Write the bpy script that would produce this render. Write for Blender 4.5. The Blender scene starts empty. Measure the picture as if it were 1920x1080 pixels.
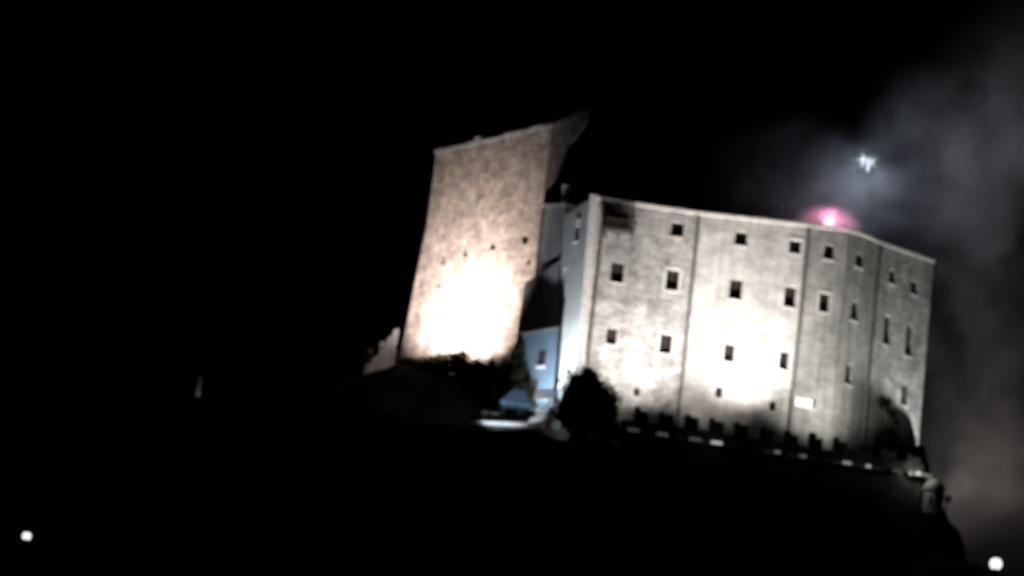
import bpy, math, random
from mathutils import Vector, Matrix
random.seed(11)
sc = bpy.context.scene
C = sc.collection
R = math.radians

# ------------------------------------------------------------------ camera
f_pitch, f_roll = R(15), R(7)
F = Vector((0, math.cos(f_pitch), math.sin(f_pitch)))
R0 = Vector((1, 0, 0)); U0 = Vector((0, -math.sin(f_pitch), math.cos(f_pitch)))
UP = U0*math.cos(f_roll) - R0*math.sin(f_roll)
RT = R0*math.cos(f_roll) + U0*math.sin(f_roll)
cam = bpy.data.cameras.new('camera'); co = bpy.data.objects.new('camera', cam); C.objects.link(co)
co.matrix_world = Matrix(((RT.x, UP.x, -F.x, 0), (RT.y, UP.y, -F.y, 0), (RT.z, UP.z, -F.z, 1.7), (0, 0, 0, 1)))
cam.lens = 105; cam.sensor_width = 36; cam.clip_start = .1; cam.clip_end = 12000
cam.dof.use_dof = True; cam.dof.focus_distance = 20; cam.dof.aperture_fstop = 2.8   # shaky phone zoom, focused short
sc.camera = co

# ------------------------------------------------------------------ night sky, moonlight, exposure
w = bpy.data.worlds.new('World'); sc.world = w; w.use_nodes = True
nt = w.node_tree; bg = nt.nodes['Background']
sky = nt.nodes.new('ShaderNodeTexSky'); sky.sky_type = 'NISHITA'; sky.sun_disc = False
sky.sun_elevation = R(-4); sky.sun_rotation = R(200)
nt.links.new(sky.outputs[0], bg.inputs[0]); bg.inputs[1].default_value = .02
moon = bpy.data.lights.new('moonlight', 'SUN'); moon.energy = .002; moon.angle = R(.5); moon.color = (.8, .9, 1)
mo = bpy.data.objects.new('moonlight', moon); C.objects.link(mo); mo.rotation_euler = (R(55), 0, R(200))
sc.view_settings.view_transform = 'Standard'; sc.view_settings.look = 'None'
sc.view_settings.exposure = 0; sc.view_settings.gamma = 1
sc.render.engine = 'CYCLES'
sc.cycles.use_denoising = True
sc.cycles.max_bounces = 5; sc.cycles.volume_bounces = 1
sc.cycles.sample_clamp_indirect = 4
sc.cycles.volume_step_rate = 1.0; sc.cycles.volume_max_steps = 96

# ------------------------------------------------------------------ materials
def mat(name, col, rough=.9, var=0., scale=1.0, col2=None, bump=0., bscale=6., streak=0., metallic=0., fine=0.):
    m = bpy.data.materials.new(name); m.use_nodes = True
    n = m.node_tree; b = n.nodes['Principled BSDF']; L = n.links.new
    b.inputs['Roughness'].default_value = rough; b.inputs['Metallic'].default_value = metallic
    b.inputs['Base Color'].default_value = (*col, 1)
    if var or bump:
        geo = n.nodes.new('ShaderNodeTexCoord')
    if var:
        c2 = col2 or tuple(c*(1-var) for c in col)
        tx = n.nodes.new('ShaderNodeTexNoise'); tx.inputs['Scale'].default_value = scale
        tx.inputs['Detail'].default_value = 7; tx.inputs['Roughness'].default_value = .62
        L(geo.outputs['Object'], tx.inputs['Vector'])
        rp = n.nodes.new('ShaderNodeValToRGB'); rp.color_ramp.elements[0].position = .36; rp.color_ramp.elements[1].position = .64
        rp.color_ramp.elements[0].color = (*c2, 1); rp.color_ramp.elements[1].color = (*col, 1)
        L(tx.outputs['Fac'], rp.inputs['Fac'])
        out = rp.outputs['Color']
        if fine:      # courses of squared rubble: short horizontal flecks
            mp = n.nodes.new('ShaderNodeMapping'); mp.inputs['Scale'].default_value = (1, 1, 2.4)
            L(geo.outputs['Object'], mp.inputs['Vector'])
            v = n.nodes.new('ShaderNodeTexVoronoi'); v.inputs['Scale'].default_value = 1.7
            L(mp.outputs[0], v.inputs['Vector'])
            mr = n.nodes.new('ShaderNodeMapRange'); mr.inputs['To Min'].default_value = 1-fine; mr.inputs['To Max'].default_value = 1+fine*.4
            sp = n.nodes.new('ShaderNodeSeparateColor'); L(v.outputs['Color'], sp.inputs[0]); L(sp.outputs[0], mr.inputs['Value'])
            mx = n.nodes.new('ShaderNodeMix'); mx.data_type = 'RGBA'; mx.blend_type = 'MULTIPLY'; mx.inputs[0].default_value = 1
            L(out, mx.inputs[6]); L(mr.outputs[0], mx.inputs[7]); out = mx.outputs[2]
        if streak:    # rain streaks
            mp = n.nodes.new('ShaderNodeMapping'); mp.inputs['Scale'].default_value = (1.3, 1.3, .07)
            L(geo.outputs['Object'], mp.inputs['Vector'])
            t2 = n.nodes.new('ShaderNodeTexNoise'); t2.inputs['Scale'].default_value = 1.5; t2.inputs['Detail'].default_value = 4
            L(mp.outputs[0], t2.inputs['Vector'])
            mr = n.nodes.new('ShaderNodeMapRange'); mr.inputs['From Min'].default_value = .35; mr.inputs['From Max'].default_value = .62
            mr.inputs['To Min'].default_value = 1-streak; mr.inputs['To Max'].default_value = 1
            L(t2.outputs['Fac'], mr.inputs['Value'])
            mx = n.nodes.new('ShaderNodeMix'); mx.data_type = 'RGBA'; mx.blend_type = 'MULTIPLY'; mx.inputs[0].default_value = 1
            L(out, mx.inputs[6]); L(mr.outputs[0], mx.inputs[7]); out = mx.outputs[2]
        L(out, b.inputs['Base Color'])
    if bump:
        t3 = n.nodes.new('ShaderNodeTexNoise'); t3.inputs['Scale'].default_value = bscale; t3.inputs['Detail'].default_value = 6
        L(geo.outputs['Object'], t3.inputs['Vector'])
        bp = n.nodes.new('ShaderNodeBump'); bp.inputs['Strength'].default_value = bump; bp.inputs['Distance'].default_value = .12
        L(t3.outputs['Fac'], bp.inputs['Height']); L(bp.outputs[0], b.inputs['Normal'])
    return m
def emit(name, col, s):
    m = bpy.data.materials.new(name); m.use_nodes = True
    b = m.node_tree.nodes['Principled BSDF']
    b.inputs['Base Color'].default_value = (.03, .03, .03, 1); b.inputs['Specular IOR Level'].default_value = .1
    b.inputs['Emission Color'].default_value = (*col, 1); b.inputs['Emission Strength'].default_value = s
    return m
M = dict(
    stone=mat('castle stone', (.48, .45, .425), var=.5, scale=.75, bump=.55, bscale=3.5, streak=.24, fine=.32),
    render=mat('castle lime render', (.53, .50, .47), var=.36, scale=.7, bump=.35, bscale=4, streak=.2, fine=.16),
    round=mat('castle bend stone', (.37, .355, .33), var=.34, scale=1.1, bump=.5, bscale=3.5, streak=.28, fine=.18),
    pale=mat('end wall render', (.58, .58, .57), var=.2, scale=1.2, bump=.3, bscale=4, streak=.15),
    tower=mat('tower rubble', (.35, .285, .25), var=.5, scale=.8, bump=.7, bscale=3, streak=.2, fine=.4),
    coping=mat('coping stone', (.55, .52, .49), var=.3, scale=2, bump=.3),
    annex=mat('annex stone', (.31, .315, .335), var=.4, scale=1.3, bump=.5, bscale=4, streak=.2),
    bluelit_plaster=mat('plaster with blue light painted in', (.085, .13, .18), var=.3, scale=1.2, bump=.2, streak=.2),  # blue lamp light on the lean-to, put into the plaster colour
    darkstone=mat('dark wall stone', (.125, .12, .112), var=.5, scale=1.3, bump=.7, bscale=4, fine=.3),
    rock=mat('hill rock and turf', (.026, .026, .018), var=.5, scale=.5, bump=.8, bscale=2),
    roof=mat('roof tile', (.12, .07, .05), var=.4, scale=2, bump=.4),
    iron=mat('iron', (.03, .03, .03), rough=.5, var=.3, scale=8, metallic=.6),
    pipe=mat('downpipe', (.12, .11, .105), rough=.6, var=.4, scale=3),
    wood=mat('dark wood', (.035, .025, .018), rough=.7, var=.4, scale=5),
    glass=mat('dark window glass', (.030, .028, .026), rough=.25, var=.4, scale=1.5),
    leaf=mat('dark leaf', (.035, .045, .018), rough=.75, var=.5, scale=2),
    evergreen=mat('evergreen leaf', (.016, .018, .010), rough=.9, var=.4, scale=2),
    bark=mat('bark', (.06, .045, .03), var=.4, scale=6, bump=.5),
    tarp=mat('blue canvas', (.15, .24, .34), rough=.8, var=.45, scale=2.2, bump=.5, bscale=3),
    white=mat('white canvas', (.72, .73, .72), rough=.7, var=.12, scale=3),
)

for k in ('rock', 'evergreen', 'leaf', 'darkstone'): M[k].node_tree.nodes['Principled BSDF'].inputs['Specular IOR Level'].default_value = 0.0

# ------------------------------------------------------------------ helpers
def tag(o, label=None, cat=None, group=None, kind=None):
    if label: o['label'] = label
    if cat: o['category'] = cat
    if group: o['group'] = group
    if kind: o['kind'] = kind
    return o
def empty(name, loc, label, cat, group=None):
    o = bpy.data.objects.new(name, None); C.objects.link(o); o.location = loc; o.empty_display_size = .3
    return tag(o, label, cat, group)
class MB:
    def __init__(s): s.v = []; s.f = []
    def poly(s, *pts):
        i = len(s.v); s.v += [tuple(p) for p in pts]; s.f.append(tuple(range(i, i+len(pts)))); return s
    def hexa(s, b, t):            # four bottom points, four top points (ccw)
        i = len(s.v); s.v += [tuple(p) for p in b] + [tuple(p) for p in t]
        s.f += [(i+3, i+2, i+1, i), (i+4, i+5, i+6, i+7)] + [(i+k, i+(k+1) % 4, i+4+(k+1) % 4, i+4+k) for k in range(4)]
        return s
    def box(s, x0, x1, y0, y1, z0, z1):
        return s.hexa([(x0, y0, z0), (x1, y0, z0), (x1, y1, z0), (x0, y1, z0)], [(x0, y0, z1), (x1, y0, z1), (x1, y1, z1), (x0, y1, z1)])
    def obox(s, p, q, off0, off1, z0, z1):   # box along plan segment p-q, between two offsets to its right-hand (outward) side
        d = (Vector(q)-Vector(p)).normalized(); n = Vector((d.y, -d.x))
        a = [Vector(p)+n*off0, Vector(q)+n*off0, Vector(q)+n*off1, Vector(p)+n*off1]
        a = [a[3], a[2], a[1], a[0]]
        return s.hexa([(v.x, v.y, z0) for v in a], [(v.x, v.y, z1) for v in a])
    def prism(s, pts, z0, z1, top=None):
        n = len(pts); i = len(s.v); top = top or pts
        s.v += [(p[0], p[1], z0) for p in pts] + [(p[0], p[1], z1 if len(p) < 3 else p[2]) for p in top]
        s.f += [tuple(range(i+n-1, i-1, -1)), tuple(range(i+n, i+2*n))] + [(i+k, i+(k+1) % n, i+n+(k+1) % n, i+n+k) for k in range(n)]
        return s
    def lathe(s, cx, cy, prof, seg=16):
        i = len(s.v)
        for r, z in prof:
            for k in range(seg):
                a = 2*math.pi*k/seg; s.v.append((cx+r*math.cos(a), cy+r*math.sin(a), z))
        for j in range(len(prof)-1):
            for k in range(seg):
                s.f.append((i+j*seg+k, i+j*seg+(k+1) % seg, i+(j+1)*seg+(k+1) % seg, i+(j+1)*seg+k))
        s.f.append(tuple(i+k for k in range(seg-1, -1, -1))); s.f.append(tuple(i+(len(prof)-1)*seg+k for k in range(seg)))
        return s
    def tube(s, pts, rad, seg=8):
        i = len(s.v); pts = [Vector(p) for p in pts]
        for j, p in enumerate(pts):
            d = (pts[min(j+1, len(pts)-1)]-pts[max(j-1, 0)]).normalized()
            a = d.orthogonal().normalized(); b = d.cross(a)
            if abs(d.z) > .5: a = Vector((1, 0, 0)); a = (a-d*a.dot(d)).normalized(); b = d.cross(a)
            r = rad[j] if isinstance(rad, (list, tuple)) else rad
            for k in range(seg):
                t = 2*math.pi*k/seg; s.v.append(tuple(p+(a*math.cos(t)+b*math.sin(t))*r))
        for j in range(len(pts)-1):
            for k in range(seg):
                s.f.append((i+j*seg+k, i+j*seg+(k+1) % seg, i+(j+1)*seg+(k+1) % seg, i+(j+1)*seg+k))
        s.f.append(tuple(i+k for k in range(seg-1, -1, -1))); s.f.append(tuple(i+(len(pts)-1)*seg+k for k in range(seg)))
        return s
    def build(s, name, m, parent=None, smooth=False, label=None):
        me = bpy.data.meshes.new(name); o = bpy.data.objects.new(name, me); C.objects.link(o)
        v = s.v
        if parent is not None:
            o.parent = parent
            off = Vector(parent.location); g = parent.parent
            while g is not None: off += Vector(g.location); g = g.parent
            v = [(a-off.x, b-off.y, c-off.z) for a, b, c in v]
        me.from_pydata(v, [], s.f); me.update(); me.materials.append(m)
        if smooth: me.shade_smooth()
        if label: o['label'] = label
        return o
def spot(parent, loc, aim, power, angle, blend, col, size=.25):
    l = bpy.data.lights.new('floodlight_beam', 'SPOT'); l.energy = power; l.spot_size = R(angle); l.spot_blend = blend
    l.color = col; l.shadow_soft_size = size
    o = bpy.data.objects.new('floodlight_beam', l); C.objects.link(o); o.parent = parent
    off = Vector(parent.location); o.location = Vector(loc)-off
    o.rotation_euler = (Vector(aim)-Vector(loc)).to_track_quat('-Z', 'Y').to_euler()
    return o
def point(parent, loc, power, col, size=.1):
    l = bpy.data.lights.new('lamp_light', 'POINT'); l.energy = power; l.color = col; l.shadow_soft_size = size
    o = bpy.data.objects.new('lamp_light', l); C.objects.link(o); o.parent = parent
    o.location = Vector(loc)-Vector(parent.location)
    return o

# ------------------------------------------------------------------ the hill
def ss(a, b, x):
    t = max(0., min(1., (x-a)/(b-a))); return t*t*(3-2*t)
def lerp_tab(tab, x):
    if x <= tab[0][0]: return tab[0][1]
    for (a, za), (b, zb) in zip(tab, tab[1:]):
        if x <= b: return za+(zb-za)*ss(0, 1, (x-a)/(b-a))
    return tab[-1][1]
def ground(x, y):
    z = lerp_tab([(20, 0), (95, 11), (150, 22), (212, 39), (221, 44)], y)
    edge = 221.5 + .14*max(0, x-11)
    z += 6.2*ss(edge-2.4, edge+1.5, y)*(1-ss(33.5, 37, x)*(1-ss(226, 236, y)))          # terrace behind the retaining wall
    z += .09*max(-60, min(60, x))*(1-ss(120, 200, y))
    z += 8.2*ss(232.5, 242, y)*(1-ss(1.5, 4, x))*ss(-26, -8, x)                          # crag under the tower
    z += 6.2*ss(227.5, 239.5, y)*ss(27.5, 33, x)*(1-ss(35.3, 36.8, x))                                         # crag under the far corner
    z -= .42*max(0, -26-x)*ss(200, 235, y) if x > -140 else 48*ss(200, 235, y)
    z -= 26*ss(37.4, 42.5, x)*ss(150, 226, y)
    z -= 25*ss(262, 420, y)
    if y > 30: z += .35*math.sin(x*.9+y*.35)*math.sin(y*.7-x*.25)+.2*math.sin(x*2.3+1)*math.sin(y*1.9)
    return z
xs = [-4000, -1500, -600, -300, -200, -140, -110, -90, -75, -60, -50] + [-44+k*1.0 for k in range(100)] + [60, 70, 85, 100, 130, 170, 250, 400, 900, 2000, 4000]
ys = [-4000, -1000, -300, -100, -40, 0, 10, 20, 30, 40, 50, 60, 70, 80, 88, 92, 96, 100, 108, 118, 130, 145, 160, 175, 190, 200] + [205+k*1.0 for k in range(58)] + [266, 272, 280, 295, 320, 360, 420, 600, 1200, 4000]
hill = MB()
for y in ys:
    for x in xs: hill.v.append((x, y, ground(x, y)))
nx = len(xs)
for j in range(len(ys)-1):
    for i in range(nx-1): hill.f.append((j*nx+i, j*nx+i+1, (j+1)*nx+i+1, (j+1)*nx+i))
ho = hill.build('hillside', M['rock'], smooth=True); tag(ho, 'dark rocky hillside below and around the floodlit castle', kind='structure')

# ------------------------------------------------------------------ facades with real openings
def facade(parent, p0, p1, zb, zt0, zt1, holes, m, p0b=None, depth=.5, label=None):
    """wall section between plan points p0 and p1; holes = (distance along, z, width, height); p0b = foot of the near edge"""
    p0, p1 = Vector(p0), Vector(p1); L = (p1-p0).length; d = (p1-p0)/L; n = Vector((d.y, -d.x))
    p0b = Vector(p0b) if p0b else p0
    us = sorted({0., L} | {h[0]-h[2]/2 for h in holes} | {h[0]+h[2]/2 for h in holes})
    zs = sorted({zb, min(zt0, zt1)-.4} | {h[1]-h[3]/2 for h in holes} | {h[1]+h[3]/2 for h in holes})
    def P(u, z, off=0.):
        t = u/L; base = p0.lerp(p1, t) + (p0b-p0)*(1-t)*(1-(z-zb)/(zt0-zb)) + n*off
        return (base.x, base.y, z)
    mb = MB()
    inside = lambda u, z: any(abs(u-h[0]) < h[2]/2 and abs(z-h[1]) < h[3]/2 for h in holes)
    for a, b in zip(us, us[1:]):
        for c, e in zip(zs, zs[1:]):
            if not inside((a+b)/2, (c+e)/2): mb.poly(P(a, c), P(b, c), P(b, e), P(a, e))
        za, zb2 = zt0+(zt1-zt0)*a/L, zt0+(zt1-zt0)*b/L
        mb.poly(P(a, zs[-1]), P(b, zs[-1]), P(b, zb2), P(a, za))
    for u, z, ww, hh in holes:
        q = [(u-ww/2, z-hh/2), (u+ww/2, z-hh/2), (u+ww/2, z+hh/2), (u-ww/2, z+hh/2)]
        for k in range(4):
            s, t = q[k], q[(k+1) % 4]
            mb.poly(P(*s), P(*s, -depth), P(*t, -depth), P(*t))
    mb.build('wall', m, parent, label=label)
    return P
def window(parent, P, u, z, ww, hh, frame=True, sill=True, surround=False, lit=None, label=None, bars=True):
    mb = MB()
    def bar(u0, u1, z0, z1, o0, o1):
        b = [P(u0, z0, o1), P(u1, z0, o1), P(u1, z0, o0), P(u0, z0, o0)]
        t = [P(u0, z1, o1), P(u1, z1, o1), P(u1, z1, o0), P(u0, z1, o0)]
        mb.hexa(b, t)
    t = .07; a, b, c, e = u-ww/2, u+ww/2, z-hh/2, z+hh/2
    bar(a, a+t, c, e, -.40, -.32); bar(b-t, b, c, e, -.40, -.32)
    bar(a+t, b-t, c, c+t, -.40, -.32); bar(a+t, b-t, e-t, e, -.40, -.32)
    if bars:
        bar(u-.03, u+.03, c+t, e-t, -.40, -.33); bar(a+t, b-t, z+hh*.12, z+hh*.12+.05, -.41, -.34)
    wo = mb.build('window', M['wood'], parent, label=label)
    mb = MB(); mb.poly(P(a, c, -.42), P(b, c, -.42), P(b, e, -.42), P(a, e, -.42)); mb.build('pane', lit or M['glass'], wo)
    if sill:
        mb = MB(); bar(a-.12, b+.12, c-.13, c-.002, -.3, .09); mb.build('sill', M['coping'], wo)
    if surround:
        mb = MB(); g = .22
        bar(a-g, a-.002, c-.004, e+g, -.2, .05); bar(b+.002, b+g, c-.004, e+g, -.2, .05); bar(a, b, e+.002, e+g, -.2, .05)
        mb.build('surround', M['coping'], wo)
    return wo

# ------------------------------------------------------------------ main block of the castle
ca = empty('castle', (18, 234, 51), 'long pale stone castle block with three rows of dark windows', 'castle')
ZB = 50.2
Q0t, Q0b = (5.6, 229.92), (6.33, 229.98)
Q1 = (14.25, 230.54); Q2 = (23.1, 231.15); Q3 = (26.5, 231.95); Q4 = (29.5, 235.3); Q5 = (34.95, 241.05)
r1, r2, r3 = 69.97, 65.72, 60.42
def dist(p, q): return (Vector(q)-Vector(p)).length
def along(p, q, x): return (x-p[0])/(q[0]-p[0])*dist(p, q)
lit_pane = emit('lit window pane', (1, .93, .88), 2.2)
# section A
u1, u2 = along(Q0t, Q1, 8.05), along(Q0t, Q1, 12.63)
hA = [(u1, r1+.05, 1.05, 1.5), (u2, r1, 1.0, 1.25), (u1, r2, 1.05, 1.7), (u2, r2, 1.05, 1.75), (u1, r3, .85, 1.35), (u2, r3, 1.0, 1.6), (along(Q0t, Q1, 10.6), 56.2, .5, .75)]
PA = facade(ca, Q0t, Q1, ZB, 71.45, 71.45, hA, M['stone'], p0b=Q0b)
for k, h in enumerate(hA): window(ca, PA, *h, surround=(k in (3, 5)), bars=k != 6)
# section B
u3, u4 = along(Q1, Q2, 17.83), along(Q1, Q2, 22.25)
hB = [(u3, r1, .95, 1.2), (u4, r1-.05, .95, 1.15), (u3, r2, 1.0, 1.7), (u4, r2, .9, 1.75), (u3, r3, .8, 1.5), (u4, r3, .7, 1.5), (along(Q1, Q2, 17.33), 57.1, .55, .95), (along(Q1, Q2, 21.7), 56.6, .5, .8)]
PB = facade(ca, Q1, Q2, ZB, 71.45, 71.75, hB, M['render'])
for k, h in enumerate(hB): window(ca, PB, *h, surround=k in (1,), bars=k < 6)
# section C1
u5 = along(Q2, Q3, 25.08)
hC = [(u5, r1, .85, 1.25), (u5, r2, .85, 1.6), (along(Q2, Q3, 24.3), 57.35, 1.6, .85)]
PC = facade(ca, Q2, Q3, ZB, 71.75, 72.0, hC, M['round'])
window(ca, PC, *hC[0]); window(ca, PC, *hC[1], surround=True)
window(ca, PC, *hC[2], lit=lit_pane, label='low wide window lit from inside')
# section C2 in two facets round the bend
Qm = (28.15, 233.35)
u6 = along(Q3, Qm, 27.75)
hE = [(u6, r1, .8, 1.1), (u6, r2, .8, 1.6), (u6, r3, .8, 1.7)]
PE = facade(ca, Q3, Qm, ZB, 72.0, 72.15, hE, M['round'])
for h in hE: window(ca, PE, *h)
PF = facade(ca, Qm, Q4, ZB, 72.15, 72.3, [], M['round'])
# section D
u7, u8 = along(Q4, Q5, 31.05), along(Q4, Q5, 33.22)
hD = [(u7, r1+.1, .85, 1.15), (u8, r1+.1, .85, 1.2), (u7, 65.5, .95, 2.5), (u8, 65.5, .95, 2.7), (u8, 60.85, .85, 1.8)]
PD = facade(ca, Q4, Q5, ZB, 72.3, 72.95, hD, M['stone'])
for h in hD: window(ca, PD, *h)
# end wall beside the tower (overhangs a little towards its top), back walls, roof
E0 = (3.55, 235.9)
hEnd = [(2.9, 70.8, .7, .6), (3.0, 69.3, .8, 1.3), (5.2, 65.3, .55, 3.0)]
p0, p1 = Vector(E0), Vector(Q0t)
def facade_end():
    mb = MB(); L = (p1-p0).length; d = (p1-p0)/L; n = Vector((d.y, -d.x))
    foot0, foot1 = Vector((4.35, 236.0)), Vector(Q0b)
    zb, zt = ZB, 71.6
    def P(u, z, off=0.):
        t = u/L; k = (zt-z)/(zt-zb); a = p0.lerp(p1, t); b = foot0.lerp(foot1, t); c = a.lerp(b, k)+n*off
        return (c.x, c.y, z)
    hs = [(L-h[0], h[1], h[2], h[3]) for h in hEnd]
    us = sorted({0., L} | {h[0]-h[2]/2 for h in hs} | {h[0]+h[2]/2 for h in hs}); zs = sorted({zb, zt} | {h[1]-h[3]/2 for h in hs} | {h[1]+h[3]/2 for h in hs})
    inside = lambda u, z: any(abs(u-h[0]) < h[2]/2 and abs(z-h[1]) < h[3]/2 for h in hs)
    for a, b in zip(us, us[1:]):
        for c, e in zip(zs, zs[1:]):
            if not inside((a+b)/2, (c+e)/2): mb.poly(P(a, c), P(b, c), P(b, e), P(a, e))
    for u, z, ww, hh in hs:
        q = [(u-ww/2, z-hh/2), (u+ww/2, z-hh/2), (u+ww/2, z+hh/2), (u-ww/2, z+hh/2)]
        for k in range(4):
            s, t = q[k], q[(k+1) % 4]; mb.poly(P(*s), P(*s, -.5), P(*t, -.5), P(*t))
    mb.build('wall', M['pale'], ca, label='narrow brightly lit end wall')
    for h in hs: window(ca, P, *h, bars=False)
facade_end()
mb = MB(); bk = [Q5, (29.5, 247.0), (8.0, 243.5), E0]
zt = [72.95, 72.9, 71.6, 71.6]
for a, b, za, zc in zip(bk, bk[1:], zt, zt[1:]): mb.poly((*a, ZB), (*b, ZB), (*b, zc), (*a, za))
mb.build('wall', M['stone'], ca)
plan = [(*Q0t, 71.45), (*Q1, 71.45), (*Q2, 71.75), (*Q3, 72.0), (*Qm, 72.15), (*Q4, 72.3), (*Q5, 72.95), (29.5, 247, 72.9), (8, 243.5, 71.6), (*E0, 71.6)]
ridge = [Vector((9.5, 236.5, 73.0)), Vector((28.5, 240.5, 73.8))]
mb = MB()
def nr(p): return ridge[0] if (Vector(p)-ridge[0]).length < (Vector(p)-ridge[1]).length else ridge[1]
for a, b in zip(plan, plan[1:]+plan[:1]):
    a2, b2 = Vector(a)+Vector((0, 0, .24)), Vector(b)+Vector((0, 0, .24)); ra, rb = nr(a), nr(b)
    if ra == rb: mb.poly(a2, b2, ra)
    else: mb.poly(a2, b2, rb, ra)
ro = mb.build('roof', M['roof'], ca)
for cx, cy, hgt in ((19.6, 235.5, .25), (13.0, 235.2, .2)):
    m2 = MB().box(cx-.4, cx+.4, cy-.4, cy+.4, 72.0, 73.0+hgt); m2.box(cx-.5, cx+.5, cy-.5, cy+.5, 73.0+hgt+.002, 73.15+hgt); m2.build('chimney', M['darkstone'], ro)
# cornice pieces
for a, b, za, zc in ((Q0t, Q1, 71.45, 71.45), (Q1, Q2, 71.45, 71.75), (Q2, Q3, 71.75, 72.0), (Q3, Qm, 72.0, 72.15), (Qm, Q4, 72.15, 72.3), (Q4, Q5, 72.3, 72.95)):
    d = (Vector(b)-Vector(a)).normalized(); n = Vector((d.y, -d.x)); pr = .22
    a2, b2 = Vector(a)-d*0, Vector(b)
    ob = [a2+n*pr, b2+n*pr, b2-n*.3, a2-n*.3]
    MB().hexa([(ob[0].x, ob[0].y, za+.0), (ob[1].x, ob[1].y, zc+.0), (ob[2].x, ob[2].y, zc), (ob[3].x, ob[3].y, za)],
              [(ob[0].x, ob[0].y, za+.22), (ob[1].x, ob[1].y, zc+.22), (ob[2].x, ob[2].y, zc+.22), (ob[3].x, ob[3].y, za+.22)]).build('cornice', M['coping'], ca)
# corner pilaster with a pointed head
MB().hexa([(6.05, 229.45, ZB), (6.75, 229.5, ZB), (6.75, 230.3, ZB), (6.2, 230.3, ZB)], [(5.32, 229.45, 71.7), (5.95, 229.5, 71.7), (5.95, 230.3, 71.7), (5.4, 230.3, 71.7)]).hexa(
    [(5.32, 229.45, 71.702), (5.95, 229.5, 71.702), (5.95, 230.3, 71.702), (5.4, 230.3, 71.702)], [(5.42, 229.75, 72.5), (5.55, 229.75, 72.5), (5.55, 229.95, 72.5), (5.42, 229.95, 72.5)]).build('corner_pilaster', M['coping'], ca)
# downpipes; the one beside the pilaster is added, standing in for shade
def downpipe(p, q, u, zt, zb):
    d = (Vector(q)-Vector(p)).normalized(); n = Vector((d.y, -d.x)); c = Vector(p)+d*u+n*.14
    mb = MB().tube([(c.x, c.y, zb), (c.x, c.y, zt)], .11)
    for z in range(int(zb)+2, int(zt), 3): mb.tube([(c.x, c.y, z), (c.x, c.y, z+.12)], .15)
    mb.build('downpipe', M['pipe'], ca)
downpipe(Q0t, Q1, 1.05, 71.3, 52); downpipe(Q1, Q2, .0, 71.3, 52); downpipe(Q2, Q3, .05, 71.5, 52); downpipe(Q4, Q5, .1, 72.1, 54)
# wooden balcony under the first top window
n = Vector((.08, -1)); bl = MB()
bl.box(6.75, 9.2, 229.0, 229.95, 68.93, 69.08)
for k in range(13): bl.box(6.78+k*.2, 6.86+k*.2, 229.02, 229.1, 69.08, 69.75)
bl.box(6.75, 9.3, 229.0, 229.12, 69.75, 69.86); bl.box(6.75, 6.85, 229.12, 229.95, 69.75, 69.86); bl.box(9.12, 9.22, 229.12, 230.0, 69.75, 69.86)
bo = bl.build('balcony', M['wood'], ca)
for bx in (7.0, 8.0, 9.0): MB().hexa([(bx-.06, 229.7, 68.3), (bx+.06, 229.7, 68.3), (bx+.06, 230.0, 68.3), (bx-.06, 230.0, 68.3)], [(bx-.06, 229.1, 68.92), (bx+.06, 229.1, 68.92), (bx+.06, 230.0, 68.92), (bx-.06, 230.0, 68.92)]).build('bracket', M['wood'], bo)
# plinth steps at the foot of the end wall
for k in range(3): MB().box(4.3-k*.25, 6.0, 229.3-k*.35, 230.2, 53.9-k*.35+.002, 54.25-k*.35).build('step', M['coping'], ca)

# ------------------------------------------------------------------ tower
tw = empty('tower', (-3, 248, 57), 'tall brownish rubble tower lit white at its foot', 'tower')
T1 = (1.73, 240.0); T0 = (-8.08, 251.69); bkd = Vector((.766, .643))
T1b = (1.2, 251.5); T0b = (-4.5, 259.5)
LT = dist(T0, T1); TB = 56.5; TT = 80.45
def ta(x): return (x-T0[0])/(T1[0]-T0[0])*LT
hT = [(ta(.62), 70.65, .75, .8), (ta(-2.0), 70.6, .6, .6), (ta(-4.37), 70.5, .6, .6), (ta(-6.18), 70.3, .55, .9), (ta(-6.25), 68.1, .6, .75), (ta(1.15), 68.6, .35, .5), (ta(-6.9), 65.6, .35, .4)]
PT = facade(tw, T0, T1, TB, TT, TT, hT, M['tower'], depth=.6)
for h in hT:
    u, z, ww, hh = h
    MB().poly(PT(u-ww/2, z-hh/2, -.55), PT(u+ww/2, z-hh/2, -.55), PT(u+ww/2, z+hh/2, -.55), PT(u-ww/2, z+hh/2, -.55)).build('embrasure', M['glass'], tw)
mb = MB()
for a, b in ((T1, T1b), (T1b, T0b), (T0b, T0)): mb.poly((*a, TB), (*b, TB), (*b, TT), (*a, TT))
mb.poly((*T0, TT-.3), (*T1, TT-.3), (*T1b, TT-.3), (*T0b, TT-.3)); mb.build('wall', M['tower'], tw)
# coping of separate stones
dT = (Vector(T1)-Vector(T0)).normalized(); nT = Vector((dT.y, -dT.x)); k = 0; u = -.15
while u < LT:
    ln = random.uniform(.8, 1.5); e = min(u+ln, LT); a = Vector(T0)+dT*u; b = Vector(T0)+dT*(e-.03); g = random.uniform(.15, .24)
    hz = random.uniform(.26, .46)+(.3 if k == 5 else 0)
    MB().obox(a, b, -.5, g*.6, TT+.003, TT+hz*.8).build('coping_stone', M['annex'], tw); u = e; k += 1
# talus widening the far lower corner
MB().hexa([(-6.5, 249.8, TB), (-5.9, 249.6, TB), (-5.5, 252.5, TB), (-9.3, 252.9, TB)], [(-7.95, 251.5, 73.5), (-7.8, 251.4, 73.5), (-7.8, 252.0, 73.5), (-8.15, 251.8, 73.5)]).build('talus', M['tower'], tw)
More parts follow.
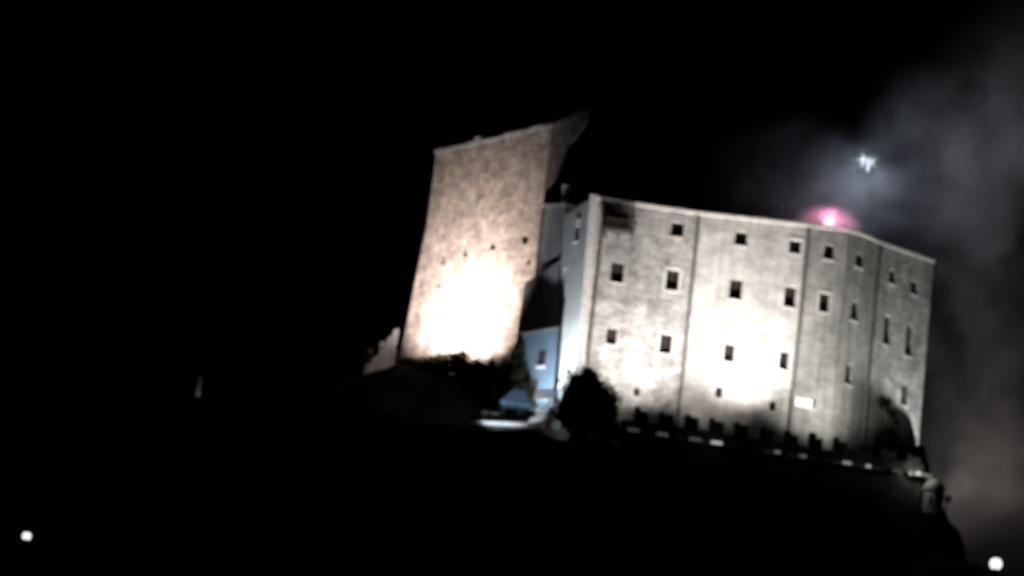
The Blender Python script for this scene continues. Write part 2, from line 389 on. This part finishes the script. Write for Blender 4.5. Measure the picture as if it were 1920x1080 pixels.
# tower flank cut along a shadow edge; shade put into shape and dark stone
bk2 = [(1.75, 239.96, 80.75), (4.54, 234.72, 80.68), (4.56, 234.67, 79.64), (3.93, 235.87, 78.78), (3.15, 237.32, 77.98), (2.56, 238.45, 75.44), (1.9, 239.68, 74.8)]
nb = Vector((-.08, 1, 0))*1.1; mb = MB(); N = len(bk2)
mb.v = [tuple(p) for p in bk2]+[tuple(Vector(p)+nb) for p in bk2]
mb.f = [tuple(range(N-1, -1, -1)), tuple(range(N, 2*N))]+[(k, (k+1) % N, N+(k+1) % N, N+k) for k in range(N)]
mb.build('shadow_cut_flank', M['darkstone'], tw, label='grey tower flank cut to a shadow edge at the top right corner')

# stair annex between tower and end wall
an = empty('stair_annex', (2.6, 236.8, 55), 'narrow grey stair annex squeezed between tower and castle block', 'annex')
mb = MB().hexa([(1.9, 237.9, 55), (3.7, 235.7, 55), (5, 237, 55), (3.2, 239.2, 55)], [(1.9, 237.9, 72.7), (3.45, 236.0, 72.4), (4.7, 237.2, 72.6), (3.2, 239.2, 73.2)]); mb.build('wall', M['annex'], an)
MB().hexa([(1.75, 238.0, 72.72), (3.5, 235.85, 72.42), (4.8, 237.2, 72.62), (3.2, 239.4, 73.22)], [(1.75, 238.0, 72.95), (3.5, 235.85, 72.65), (4.8, 237.2, 72.85), (3.2, 239.4, 73.45)]).build('cap_slab', M['coping'], an)
MB().box(3.2, 3.75, 236.4, 236.9, 73.1, 74.2).box(3.12, 3.83, 236.32, 236.98, 74.202, 74.35).build('chimney', M['coping'], an)
MB().hexa([(.75, 238.6, 55), (4.1, 234.6, 55), (4.3, 235.6, 55), (1.9, 239.5, 55)], [(.95, 238.7, 66.2), (3.6, 235.6, 67.6), (3.9, 236.2, 67.8), (1.9, 239.5, 66.4)]).build('lower_wall', M['annex'], an)
lw = empty('lean_to', (2.8, 235, 54), 'low plastered lean-to with blue light painted in, at the foot of the stair annex', 'lean-to')
MB().hexa([(1.2, 236.3, 54), (4.35, 233.5, 54), (4.5, 235, 54), (2.0, 237.4, 54)], [(1.2, 236.3, 61.0), (4.1, 233.8, 61.3), (4.4, 235, 62.0), (2.0, 237.4, 61.8)]).build('wall', M['bluelit_plaster'], lw)
MB().hexa([(1.0, 236.2, 61.02), (4.15, 233.5, 61.32), (4.5, 235, 62.02), (2.0, 237.5, 61.82)], [(1.0, 236.2, 61.2), (4.15, 233.5, 61.5), (4.5, 235, 62.2), (2.0, 237.5, 62.0)]).build('roof', M['annex'], lw)
dd = Vector((3.15, -2.8)).normalized(); nn = Vector((dd.y, -dd.x)); dp = Vector((1.2, 236.3))
MB().obox(dp+dd*1.3, dp+dd*2.4, .002, .06, 54.5, 57.2).build('door', M['wood'], lw)
MB().obox(dp+dd*2.2, dp+dd*2.9, -.1, .04, 58.4, 59.5).build('window', M['glass'], lw)
MB().obox(dp+dd*2.1, dp+dd*3.0, .002, .14, 58.2, 58.39).build('sill', M['coping'], lw)

# curtain wall stepping down from the tower
cw = empty('curtain_wall', (-10, 251, 58), 'broken grey curtain wall stepping down left of the tower', 'wall')
steps = [(-9.3, 251.2, 64.2), (-9.75, 250.9, 63.5), (-10.2, 250.6, 62.6), (-10.7, 250.3, 61.5), (-11.2, 250.0, 60.6), (-11.7, 249.7, 59.9)]
for a, b in zip(steps, steps[1:]): MB().hexa([(a[0], a[1], 55), (b[0]+.004, b[1], 55), (b[0]+.004, b[1]+1, 55), (a[0], a[1]+1, 55)][::-1], [(a[0], a[1], a[2]), (b[0]+.004, b[1], b[2]+.35), (b[0]+.004, b[1]+1, b[2]+.35), (a[0], a[1]+1, a[2])][::-1]).build('wall_step', M['annex'], cw)
MB().box(-10.75, -10.35, 249.85, 250.2, 61.9, 62.5).build('loose_stone', M['white'], cw)

# ------------------------------------------------------------------ crenellated terrace wall
gw = empty('crenellated_wall', (20, 223, 44), 'low dark crenellated terrace wall with a pale ledge below the castle', 'wall')
W0, W1 = Vector((9.6, 221.79)), Vector((33.2, 225.1)); dW = (W1-W0).normalized(); nW = Vector((dW.y, -dW.x)); LW = (W1-W0).length
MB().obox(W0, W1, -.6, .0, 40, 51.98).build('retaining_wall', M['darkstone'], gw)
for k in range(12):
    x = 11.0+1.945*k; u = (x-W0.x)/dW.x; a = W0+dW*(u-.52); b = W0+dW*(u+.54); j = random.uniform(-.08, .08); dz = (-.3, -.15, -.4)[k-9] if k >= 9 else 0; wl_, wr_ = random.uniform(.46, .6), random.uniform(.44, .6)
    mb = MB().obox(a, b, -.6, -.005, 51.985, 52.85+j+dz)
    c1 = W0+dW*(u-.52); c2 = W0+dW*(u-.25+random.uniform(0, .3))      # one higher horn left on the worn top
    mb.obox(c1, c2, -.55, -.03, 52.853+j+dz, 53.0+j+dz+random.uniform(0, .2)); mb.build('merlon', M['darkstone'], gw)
u = .3; k = 0
while u < LW-.3:
    ln = random.uniform(.9, 1.9); gap = random.uniform(.04, .6); a = W0+dW*u; b = W0+dW*(u+ln)
    MB().obox(a, b, .003, random.uniform(.22, .34), 50.95+random.uniform(-.05, .03), 51.22+random.uniform(-.03, .05)).build('ledge_stone', M['coping'], gw); u += ln+gap; k += 1

def wall_lamp(x, y, z, strength, light, label, wd=.3, col=(1, .95, .9)):
    t = empty('wall_lamp', (x, y, z), label, 'lamp', 'small lamps along the terrace walls')
    MB().box(x-wd-.05, x+wd+.05, y-.06, y+.04, z-.14, z+.14).build('backplate', M['iron'], t)
    m = emit('opal lamp glass', col, strength)
    MB().hexa([(x-wd, y-.2, z-.1), (x+wd, y-.2, z-.1), (x+wd, y-.062, z-.1), (x-wd, y-.062, z-.1)], [(x-wd+.05, y-.17, z+.1), (x+wd-.05, y-.17, z+.1), (x+wd-.05, y-.062, z+.1), (x-wd+.05, y-.062, z+.1)]).build('diffuser', m, t)
    MB().box(x-wd-.03, x+wd+.03, y-.26, y-.061, z+.102, z+.13).build('hood', M['iron'], t)
    if light: point(t, (x, y-.45, z+.15), light, col, .1)
def wl(px, strength, light, label, wd=.3, dz=0):
    u = (px-W0.x)/dW.x; p = W0+dW*u+nW*.4; wall_lamp(p.x, p.y, 51.12+dz, strength, light, label, wd)
wl(10.4, .05, .3, 'dim lamp on the terrace wall, leftmost beside the round tree', .45)
wl(12.65, .07, .3, 'dim lamp on the terrace wall below the second merlon from the left', .45)
wl(15.2, .07, .5, 'faint lamp on the terrace wall just left of the brightest one', .5)
wl(16.85, .5, 1.5, 'brightest long lamp on the crenellated terrace wall', .45)
wl(21.6, .14, .6, 'dim lamp on the terrace wall below the sixth merlon', .25)
wl(23.6, .10, .6, 'dim lamp on the terrace wall below the seventh merlon', .3)
wl(27.06, .26, 1, 'bright lamp on the terrace wall, left of the close pair', .35)
wl(28.75, .4, 1, 'bright square lamp on the terrace wall, right of the close pair', .2)
wl(31.1, .06, .4, 'dim wide lamp on the terrace wall below the small tree', .45)
wl(32.7, .5, 45, 'bright lamp at the right end of the terrace wall beside the turret', .28)

# sentry turret hanging on the end of the terrace wall
st = empty('sentry_turret', (34.1, 225.0, 45), 'small round pale sentry turret at the right end of the terrace wall', 'turret')
MB().lathe(34.15, 225.2, [(.15, 44.3), (.35, 45.2), (.5, 46.4), (.62, 47.3), (.78, 48.0), (.86, 48.1), (.86, 48.3), (.78, 48.35)], 20).build('corbel', M['annex'], st, True)
MB().lathe(34.15, 225.2, [(.78, 48.352), (.78, 50.0), (.9, 50.05), (.9, 50.2)], 20).build('drum', M['coping'], st)
MB().lathe(34.15, 225.2, [(.86, 50.202), (.8, 50.5), (.62, 50.75), (.35, 50.92), (.1, 51.0)], 20).build('dome', M['coping'], st, True)
MB().box(33.75, 33.95, 224.42, 224.55, 48.9, 49.5).build('loophole', M['glass'], st)

# ------------------------------------------------------------------ forecourt left of the castle
FO = []
fc = empty('forecourt_wall', (1, 227, 50), 'low forecourt wall with pale coping in front of the stair annex', 'wall')
A0, A1, A2 = Vector((-2.0, 228.0)), Vector((3.35, 226.0)), Vector((4.1, 229.2))
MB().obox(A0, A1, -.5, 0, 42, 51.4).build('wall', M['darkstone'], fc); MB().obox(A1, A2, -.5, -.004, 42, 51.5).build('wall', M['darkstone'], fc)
dA = (A1-A0).normalized(); u = 0; LA = (A1-A0).length
while u < LA-.1:
    e = min(LA, u+random.uniform(.9, 1.4)); MB().obox(A0+dA*u, A0+dA*(e-.03), -.55, .12, 51.403, 51.72+random.uniform(-.03, .03)).build('coping_stone', M['white'], fc); u = e
d2 = (A2-A1).normalized(); n2 = Vector((d2.y, -d2.x))
for k in range(5):
    a = A1+d2*(k*.6); b = A1+d2*(k*.6+.58); MB().obox(a, b, -.9, .1, 51.505, 51.85+k*.4).build('coping_stone', M['white'], fc)
MB().hexa([(-1.8, 228.3, 51.0), (3.0, 226.4, 51.0), (5.5, 233, 51.0), (-1, 234, 51.0)], [(-1.8, 228.3, 51.2), (3.0, 226.4, 51.2), (5.5, 233, 51.2), (-1, 234, 51.2)]).build('paving', M['annex'], fc)
for x, y, s, lab in ((-.19, 227.15, .12, 'faint lamp on the forecourt wall, leftmost of three'), (1.81, 226.4, .14, 'faint lamp on the forecourt wall, middle of three'), (2.9, 226.0, .3, 'small lamp on the forecourt wall, rightmost of three')):
    wall_lamp(x, y, 50.5, s, 2, lab, .16)
cn = empty('canopy', (1.4, 229.4, 51.2), 'blue canvas canopy on posts in the forecourt', 'canopy')
for x, y in ((.35, 228.6), (2.5, 228.4), (2.6, 230.2), (.45, 230.4)): MB().tube([(x, y, 51.2), (x, y, 53.7)], .05).build('post', M['iron'], cn)
MB().hexa([(.2, 228.4, 53.72), (2.65, 228.2, 53.72), (2.8, 230.4, 53.72), (.3, 230.6, 53.72)], [(1.1, 229.2, 54.95), (1.9, 229.2, 54.95), (1.95, 229.6, 54.95), (1.15, 229.6, 54.95)]).build('canvas', M['tarp'], cn)
MB().box(.2, 2.66, 228.14, 228.19, 53.4, 53.72).build('valance', M['tarp'], cn)
bn = empty('counter', (0, 229.3, 51.2), 'low grey counter left of the blue canopy', 'counter')
MB().box(-1.1, .0, 229.0, 229.6, 51.2, 52.7).build('body', M['darkstone'], bn); MB().box(-1.2, .1, 228.9, 229.7, 52.702, 52.82).build('top', M['coping'], bn)
sg = empty('white_awning', (3.4, 229, 51.2), 'small white awning between blue canopy and castle end wall', 'awning')
MB().hexa([(2.8, 228.55, 54.1), (4.1, 228.45, 54.35), (4.2, 229.8, 54.6), (2.95, 229.9, 54.4)], [(2.85, 228.9, 54.95), (4.1, 228.8, 55.3), (4.2, 229.9, 55.6), (2.95, 229.9, 55.3)]).build('canvas', M['white'], sg)
for x, y in ((2.95, 228.7), (4.0, 228.7)): MB().tube([(x, y, 51.2), (x, y, 54.25)], .05).build('post', M['white'], sg)

for k, (x, y, z, r, lab) in enumerate(((-.55, 228.2, 52.2, .5, 'small dark potted shrub at the left end of the forecourt'), (1.3, 227.7, 52.1, .45, 'small dark potted shrub below the blue canopy'), (2.35, 227.3, 52.2, .5, 'small dark potted shrub at the right end of the forecourt'))):
    t = empty('potted_shrub', (x, y, 51.2), lab, 'shrub', 'potted shrubs in the forecourt')
    MB().lathe(x, y, [(.2, 51.2), (.3, 51.75), (.34, 51.75), (.34, 51.85)], 12).build('pot', M['roof'], t)
    FO.append((t, x, y, z, r))
rl = empty('railing', (4.2, 227.8, 51.5), 'grey metal railing on the forecourt ramp', 'railing')
for k in range(5): MB().tube([(3.5+.15*k, 226.3+.65*k, 51.8+.4*k), (3.5+.15*k, 226.3+.65*k, 52.9+.4*k)], .05, 6).build('post', M['white'], rl)
MB().tube([(3.5, 226.3, 52.9), (4.1, 228.9, 54.5)], .06, 6).build('handrail', M['white'], rl)

# pale gate pier far left
gp = empty('gate_pier', (-24, 235.4, 51), 'slim pale gate pier standing alone on the dark slope', 'pier')
MB().hexa([(-24.25, 235.2, 51.4), (-23.85, 235.2, 51.4), (-23.85, 235.6, 51.4), (-24.25, 235.6, 51.4)], [(-24.2, 235.25, 54.3), (-23.95, 235.25, 54.3), (-23.95, 235.55, 54.3), (-24.2, 235.55, 54.3)]).build('shaft', M['annex'], gp)
MB().box(-24.4, -23.75, 235.05, 235.75, 50.2, 51.398).build('plinth', M['coping'], gp)
gl = empty('ground_lamp', (-24.1, 234.2, 51.3), 'small ground lamp at the foot of the slim gate pier', 'lamp')
MB().lathe(-24.1, 234.2, [(.12, 50.4), (.12, 51.35), (.06, 51.38)], 10).build('housing', M['iron'], gl)
point(gl, (-24.1, 234.3, 51.65), 22, (1, 1, .95), .05)

# ------------------------------------------------------------------ trees and shrubs
def leaves(blobs, n, size, hollow=.35):
    mb = MB(); tot = sum(b[3]*b[4]*b[5] for b in blobs)
    for cx, cy, cz, rx, ry, rz in blobs:
        clumps = []
        for _ in range(max(5, int(26*rx*ry*rz/tot*len(blobs)))):
            v = Vector((random.gauss(0, 1), random.gauss(0, 1), random.gauss(0, 1))).normalized()*random.uniform(hollow, 1)**.5
            clumps.append((cx+v.x*rx*.85, cy+v.y*ry*.85, cz+v.z*rz*.85))
        for _ in range(int(n*rx*ry*rz/tot)):
            c = random.choice(clumps); s = .3*min(rx, ry, rz)
            p = Vector((random.gauss(c[0], s), random.gauss(c[1], s), random.gauss(c[2], s)))
            a = Vector((random.gauss(0, 1), random.gauss(0, 1), random.gauss(0, 1))).normalized(); b = a.orthogonal().normalized()
            k = size*random.uniform(.6, 1.3)
            mb.poly(p-a*k, p-b*k*.5, p+a*k, p+b*k*.5)
    return mb
def tree(name, label, cat, base, trunk_pts, rad, limbs, blobs, n, size, group=None, lm='evergreen'):
    t = empty(name, base, label, cat, group)
    mb = MB().tube(trunk_pts, rad)
    for l in limbs: mb.tube(l, [.09, .05, .02][:len(l)], 6)
    mb.build('trunk', M['bark'], t); leaves(blobs, n, size).build('crown', M[lm], t)
    return t
g = ground(6.9, 224)
tree('round_tree', 'big round black tree in front of the castle corner', 'tree', (6.9, 224, g), [(6.9, 224, g-.3), (6.95, 224.1, 52), (6.8, 224, 54)], [.3, .22, .1],
     [[(6.9, 224, 52), (8, 224.2, 53)], [(6.9, 224, 52), (5.8, 223.7, 53.2)]],
     [(6.4, 224, 54.0, 1.5, 1.5, 1.7), (6.6, 224.2, 55.3, .8, .8, .8), (7.7, 224, 53.5, 1.4, 1.4, 1.3), (8.6, 223.8, 52.0, 1.2, 1.2, 1.2), (6.4, 223.8, 52.0, 1.6, 1.5, 1.4)], 12000, .2)
g = ground(31.2, 232)
tree('young_tree', 'small leaning leafy tree before the far castle corner', 'tree', (31.2, 232, g), [(31.2, 232, g-.3), (31.1, 232, 55), (30.8, 232, 57.5), (30.7, 232, 58.6)], [.14, .1, .06, .02],
     [[(31.1, 232, 55.2), (31.9, 232, 56.6), (32.4, 232, 57)]],
     [(30.65, 232, 58.1, .55, .5, .8), (31.2, 232, 57.3, .6, .5, .5), (32.1, 232, 56.7, .65, .5, .35), (31.0, 232, 55.4, 1.0, .8, 1.0), (31.5, 232, 54.2, 1.5, 1.0, .9), (33.0, 231.5, 53.5, 1.3, 1.0, .8)], 4200, .16)
shr = [(-7.4, 243.4, 1.1, 1.3), (-5.6, 242.2, 1.2, 1.6), (-3.5, 241.3, 1.5, 1.9), (-1.9, 240.0, 1.4, 2.2), (-.5, 238.6, 1.3, 2.3), (.6, 237.3, 1.2, 2.6)]
labs = ['dark shrub under the tower, leftmost of the row', 'bushy shrub under the tower, second from the left', 'low shrub under the tower, third from the left', 'dark shrub under the tower, third from the right', 'tall shrub under the tower, second from the right', 'tallest shrub under the tower, beside the blue-lit lean-to']
for (x, y, r, top), lab in zip(shr, labs):
    g = ground(x, y); c = 58.6+.25*(top)+.05*(x+7)-.6
    tree('shrub', lab, 'shrub', (x, y, g), [(x, y, g-.3), (x+.1, y, g+.8), (x, y, g+1.4)], [.1, .07, .03], [[(x, y, g+.6), (x+.5, y, g+1.2)]],
         [(x, y, g+r*.6, r, r*.9, r*.75), (x+.4, y+.1, g+top*.75, r*.6, r*.6, r*.5), (x-.6, y, g+top*.6, r*.6, r*.6, r*.5)], 1900, .17, 'shrubs along the foot of the tower')
tree('creeper', 'dark creeper climbing the left side of the blue-lit lean-to', 'creeper', (1.3, 235.8, 54), [(1.3, 235.8, 53.5), (1.2, 235.9, 57), (1.4, 235.8, 60)], [.08, .06, .02], [[(1.2, 235.9, 57), (1.9, 235.3, 58)]],
     [(1.2, 235.8, 59.3, .7, .5, 1.6), (1.6, 235.3, 57.2, .8, .5, 1.2), (2.3, 234.7, 56.2, .7, .4, .6)], 1500, .13)
for t, x, y, z, r in FO: leaves([(x, y, z+.2, r, r, r*1.2)], 260, .1).build('foliage', M['evergreen'], t)
# scrub over the dark slope
mb = MB()
for _ in range(2600):
    x = random.uniform(-44, 50); y = random.uniform(92, 219); z = ground(x, y); r = random.uniform(.3, .9)
    for _ in range(9):
        p = Vector((random.gauss(x, r*.5), random.gauss(y, r*.5), z+abs(random.gauss(.2, r*.4)))); a = Vector((random.gauss(0, 1), random.gauss(0, 1), random.gauss(0, 1))).normalized(); b = a.orthogonal().normalized(); k = random.uniform(.15, .3)
        mb.poly(p-a*k, p-b*k*.5, p+a*k, p+b*k*.5)
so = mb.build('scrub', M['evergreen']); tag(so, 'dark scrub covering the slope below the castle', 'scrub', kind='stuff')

# ------------------------------------------------------------------ floodlights
def floodlight(loc, aim, power, angle, blend, col, label, glow=8, foot=None):
    t = empty('floodlight', loc, label, 'floodlight', 'floodlights aimed at the castle')
    L = Vector(loc); d = (Vector(aim)-L).normalized(); s = d.cross(Vector((0, 0, 1))).normalized(); v = s.cross(d)
    def bx(name, w, h, a, b, m):
        q = [(-w, -h), (w, -h), (w, h), (-w, h)]
        MB().hexa([L+s*i+v*j+d*a for i, j in q], [L+s*i+v*j+d*b for i, j in q]).build(name, m, t)
    bx('housing', .26, .2, -.22, .0, M['iron']); bx('glass', .23, .17, .002, .02, emit('floodlight glass', col, glow))
    z0 = ground(loc[0], loc[1]) if foot is None else foot
    MB().tube([L-s*.3, L-s*.3-Vector((0, 0, .35)), L+s*.3-Vector((0, 0, .35)), L+s*.3], .025, 6).tube([L-Vector((0, 0, .35)), (L.x, L.y, z0-.1)], .05, 6).build('bracket', M['iron'], t)
    spot(t, L+d*.08, aim, power, angle, blend, col)
floodlight((10.9, 223.1, 51.6), (9.9, 230.4, 71.5), 30000, 102, 1, (1, .97, .94), 'floodlight behind the terrace wall near the round tree')
floodlight((19.2, 224.2, 51.6), (19.0, 231, 65.5), 29000, 70, 1, (1, .97, .95), 'floodlight on the terrace below the whitest part of the castle wall')
floodlight((16.0, 224.0, 51.6), (16.8, 231, 70), 5500, 108, 1, (1, .97, .94), 'floodlight on the terrace aimed at the upper castle windows')
floodlight((26.4, 225.4, 51.6), (26.8, 232.5, 70), 13500, 108, 1, (.98, .98, .93), 'floodlight on the terrace below the bend of the castle wall')
floodlight((36.7, 234.6, 51.7), (34.6, 240.9, 66), 10500, 165, .8, (.94, .98, .98), 'floodlight at the far right corner of the castle')
floodlight((-8.6, 239.2, ground(-8.6, 239.2)+3.0), (-3.1, 245.1, 65.6), 58000, 96, 1, (1, .90, .83), 'floodlight among the shrubs at the foot of the tower')
floodlight((-11.2, 243.2, ground(-11.2, 243.2)+2.2), (-6.0, 248.8, 66.5), 22000, 80, 1, (1, .90, .83), 'added second floodlight at the far left foot of the tower')  # added to widen the bright patch on the tower to the left
floodlight((3.0, 231.3, 52.6), (5.0, 232.4, 62.5), 16000, 116, 1, (.86, .93, 1), 'floodlight in the forecourt aimed at the end wall')
floodlight((-6.0, 221.0, 50.4), (2.0, 228.0, 54.4), 5200, 36, .4, (.8, .9, 1), 'added cool floodlight on the slope below the forecourt', glow=1)  # added to brighten the front of the forecourt coping

# ------------------------------------------------------------------ street lamps
def street_lamp(x, y, zt, r, label):
    g = ground(x, y); t = empty('street_lamp', (x, y, g), label, 'street lamp', 'street lamps on the lower road')
    MB().lathe(x, y, [(.16, g-.2), (.16, g+.6), (.09, g+.7), (.06, zt-r-.25), (.1, zt-r-.2), (.1, zt-r+.02)], 12).build('pole', M['iron'], t)
    MB().lathe(x, y, [(r*math.sin(a*math.pi/12), zt-r*math.cos(a*math.pi/12)) for a in range(1, 12)], 20).build('globe', emit('lit street globe', (.95, .97, 1), 1.05), t, True)
    MB().lathe(x, y, [(.12, zt+r-.03), (.05, zt+r+.06), (.01, zt+r+.12)], 10).build('finial', M['iron'], t)
street_lamp(-14.47, 95, 17.02, .15, 'street lamp with a bright globe at the lower left')
street_lamp(16.6, 95, 19.97, .21, 'street lamp with a bright globe at the lower right')

# ------------------------------------------------------------------ burning flare on the roof, falling spark
fl = empty('roof_flare', (25.0, 233.0, 72.2), 'pink burning flare on the castle roof edge', 'flare')
MB().lathe(25.0, 233.0, [(.09, 72.2), (.09, 72.6)], 10).build('cartridge', M['iron'], fl)
def flame(cx, cy, z0, h, r, lean, seed):
    rnd = random.Random(seed); prof = []
    mb = MB(); seg = 10; rings = 7
    for j in range(rings):
        t = j/(rings-1); rr = r*math.sin(math.pi*(.18+.8*t))**1.0*(1-.25*t)
        for k in range(seg):
            a = 2*math.pi*k/seg; q = rr*(1+rnd.uniform(-.22, .22)); mb.v.append((cx+lean*t*t+q*math.cos(a), cy+q*math.sin(a), z0+h*t))
    for j in range(rings-1):
        for k in range(seg): mb.f.append((j*seg+k, j*seg+(k+1) % seg, (j+1)*seg+(k+1) % seg, (j+1)*seg+k))
    mb.f.append(tuple(range(seg-1, -1, -1))); mb.f.append(tuple((rings-1)*seg+k for k in range(seg)))
    return mb
flame(25.0, 233.0, 72.3, .6, .75, .1, 1).build('flame_core', emit('white hot flame', (1, .66, .80), 1.1), fl, True)
flame(25.05, 233.5, 72.5, 1.0, .55, .1, 6).build('flame_tongue', emit('pink flame', (.6, .16, .30), .35), fl, True)
point(fl, (25.0, 232.9, 73.0), 1700, (1, .22, .42), .25)
sp = empty('firework_spark', (28.31, 240, 80.6), 'pale firework spark hanging in the smoke above the castle', 'firework')
rnd = random.Random(4)
em = emit('pale spark', (.85, 1, .95), .08); hot = emit('spark core', (.9, 1, .97), .17)
for dx, z0, z1, r in ((-.25, 80.1, 81.5, .13), (.3, 79.7, 81.0, .13)):
    MB().lathe(28.31+dx, 240, [(.03, z0), (r, z0+.3), (r, z1-.35), (.04, z1)], 10).build('core', hot, sp, True)
for k in range(26):
    a = 6.283*k/26+rnd.uniform(-.1, .1); b = rnd.uniform(-.35, .9); d = Vector((math.cos(a)*math.cos(b)*1.2, math.sin(a)*math.cos(b), math.sin(b)*.8)); L = rnd.uniform(.6, 1.35)
    MB().tube([Vector((28.31, 240, 80.65))+d*.2, Vector((28.31, 240, 80.65))+d*L+Vector((0, 0, -.12*L))], [.07, .03], 6).build('spark_trail', em, sp)
point(sp, (28.31, 238.7, 80.6), 2700, (.73, .84, 1), .3)

# ------------------------------------------------------------------ smoke drifting to the right
def smoke_body(label, box, colr, lobes, dens):
    sm = MB().box(*box).build('smoke', M['white']); tag(sm, label, 'smoke', kind='stuff')
    m = bpy.data.materials.new('smoke'); m.use_nodes = True; n = m.node_tree; L = n.links.new
    n.nodes.remove(n.nodes['Principled BSDF']); out = n.nodes['Material Output']
    pv = n.nodes.new('ShaderNodeVolumePrincipled'); pv.inputs['Color'].default_value = (*colr, 1); pv.inputs['Anisotropy'].default_value = .1
    tc = n.nodes.new('ShaderNodeTexCoord')
    wn = n.nodes.new('ShaderNodeTexNoise'); wn.inputs['Scale'].default_value = .12; wn.inputs['Detail'].default_value = 3
    L(tc.outputs['Object'], wn.inputs['Vector'])
    wv = n.nodes.new('ShaderNodeVectorMath'); wv.operation = 'MULTIPLY_ADD'; wv.inputs[1].default_value = (7, 7, 7)
    L(wn.outputs['Color'], wv.inputs[0])
    wo = n.nodes.new('ShaderNodeVectorMath'); wo.operation = 'SUBTRACT'; wo.inputs[1].default_value = (3.5, 3.5, 3.5)
    L(tc.outputs['Object'], wv.inputs[2]); L(wv.outputs[0], wo.inputs[0])
    acc = None
    for c, r, a in lobes:
        ds = n.nodes.new('ShaderNodeVectorMath'); ds.operation = 'DISTANCE'; ds.inputs[1].default_value = c; L((tc.outputs['Object'] if r < 3 else wo.outputs[0]), ds.inputs[0])
        mr = n.nodes.new('ShaderNodeMapRange'); mr.interpolation_type = 'SMOOTHSTEP'
        mr.inputs['From Min'].default_value = r; mr.inputs['From Max'].default_value = r*.15; mr.inputs['To Min'].default_value = 0; mr.inputs['To Max'].default_value = a
        L(ds.outputs['Value'], mr.inputs['Value'])
        if acc is None: acc = mr.outputs[0]
        else:
            ad = n.nodes.new('ShaderNodeMath'); ad.operation = 'ADD'; L(acc, ad.inputs[0]); L(mr.outputs[0], ad.inputs[1]); acc = ad.outputs[0]
    ns = n.nodes.new('ShaderNodeTexNoise'); ns.inputs['Scale'].default_value = .2; ns.inputs['Detail'].default_value = 5; ns.inputs['Roughness'].default_value = .55
    L(tc.outputs['Object'], ns.inputs['Vector'])
    nr_ = n.nodes.new('ShaderNodeMapRange'); nr_.inputs['From Min'].default_value = .41; nr_.inputs['From Max'].default_value = .6; nr_.inputs['To Min'].default_value = dens*.08; nr_.inputs['To Max'].default_value = dens
    L(ns.outputs['Fac'], nr_.inputs['Value'])
    mu = n.nodes.new('ShaderNodeMath'); mu.operation = 'MULTIPLY'; L(acc, mu.inputs[0]); L(nr_.outputs[0], mu.inputs[1])
    L(mu.outputs[0], pv.inputs['Density']); L(pv.outputs[0], out.inputs['Volume'])
    sm.data.materials.clear(); sm.data.materials.append(m)
smoke_body('blue grey smoke drifting off the castle roof to the upper right', (12, 64, 230.2, 266, 69, 106), (.78, .80, .84),
    (((37, 247, 83), 10.5, 1.0), ((43, 250, 91), 11, .8), ((30, 244, 79), 7, .8), ((22, 242, 77), 8, .22), ((25, 238, 76), 6.0, .35), ((40, 248, 76), 8, .7),
     ((23.5, 233.4, 72.8), 1.7, 5.0), ((24.5, 233.4, 73.0), 1.8, 6.0), ((25.6, 233.4, 73.0), 1.8, 6.0), ((26.6, 233.6, 72.8), 1.6, 5.0)), .075)
smoke_body('smoke, brownish from painted-in warm light, hanging beside the right end of the castle', (31, 65, 238.5, 265, 34, 78), (.86, .76, .72),  # warm light on the lower smoke is put into its volume colour
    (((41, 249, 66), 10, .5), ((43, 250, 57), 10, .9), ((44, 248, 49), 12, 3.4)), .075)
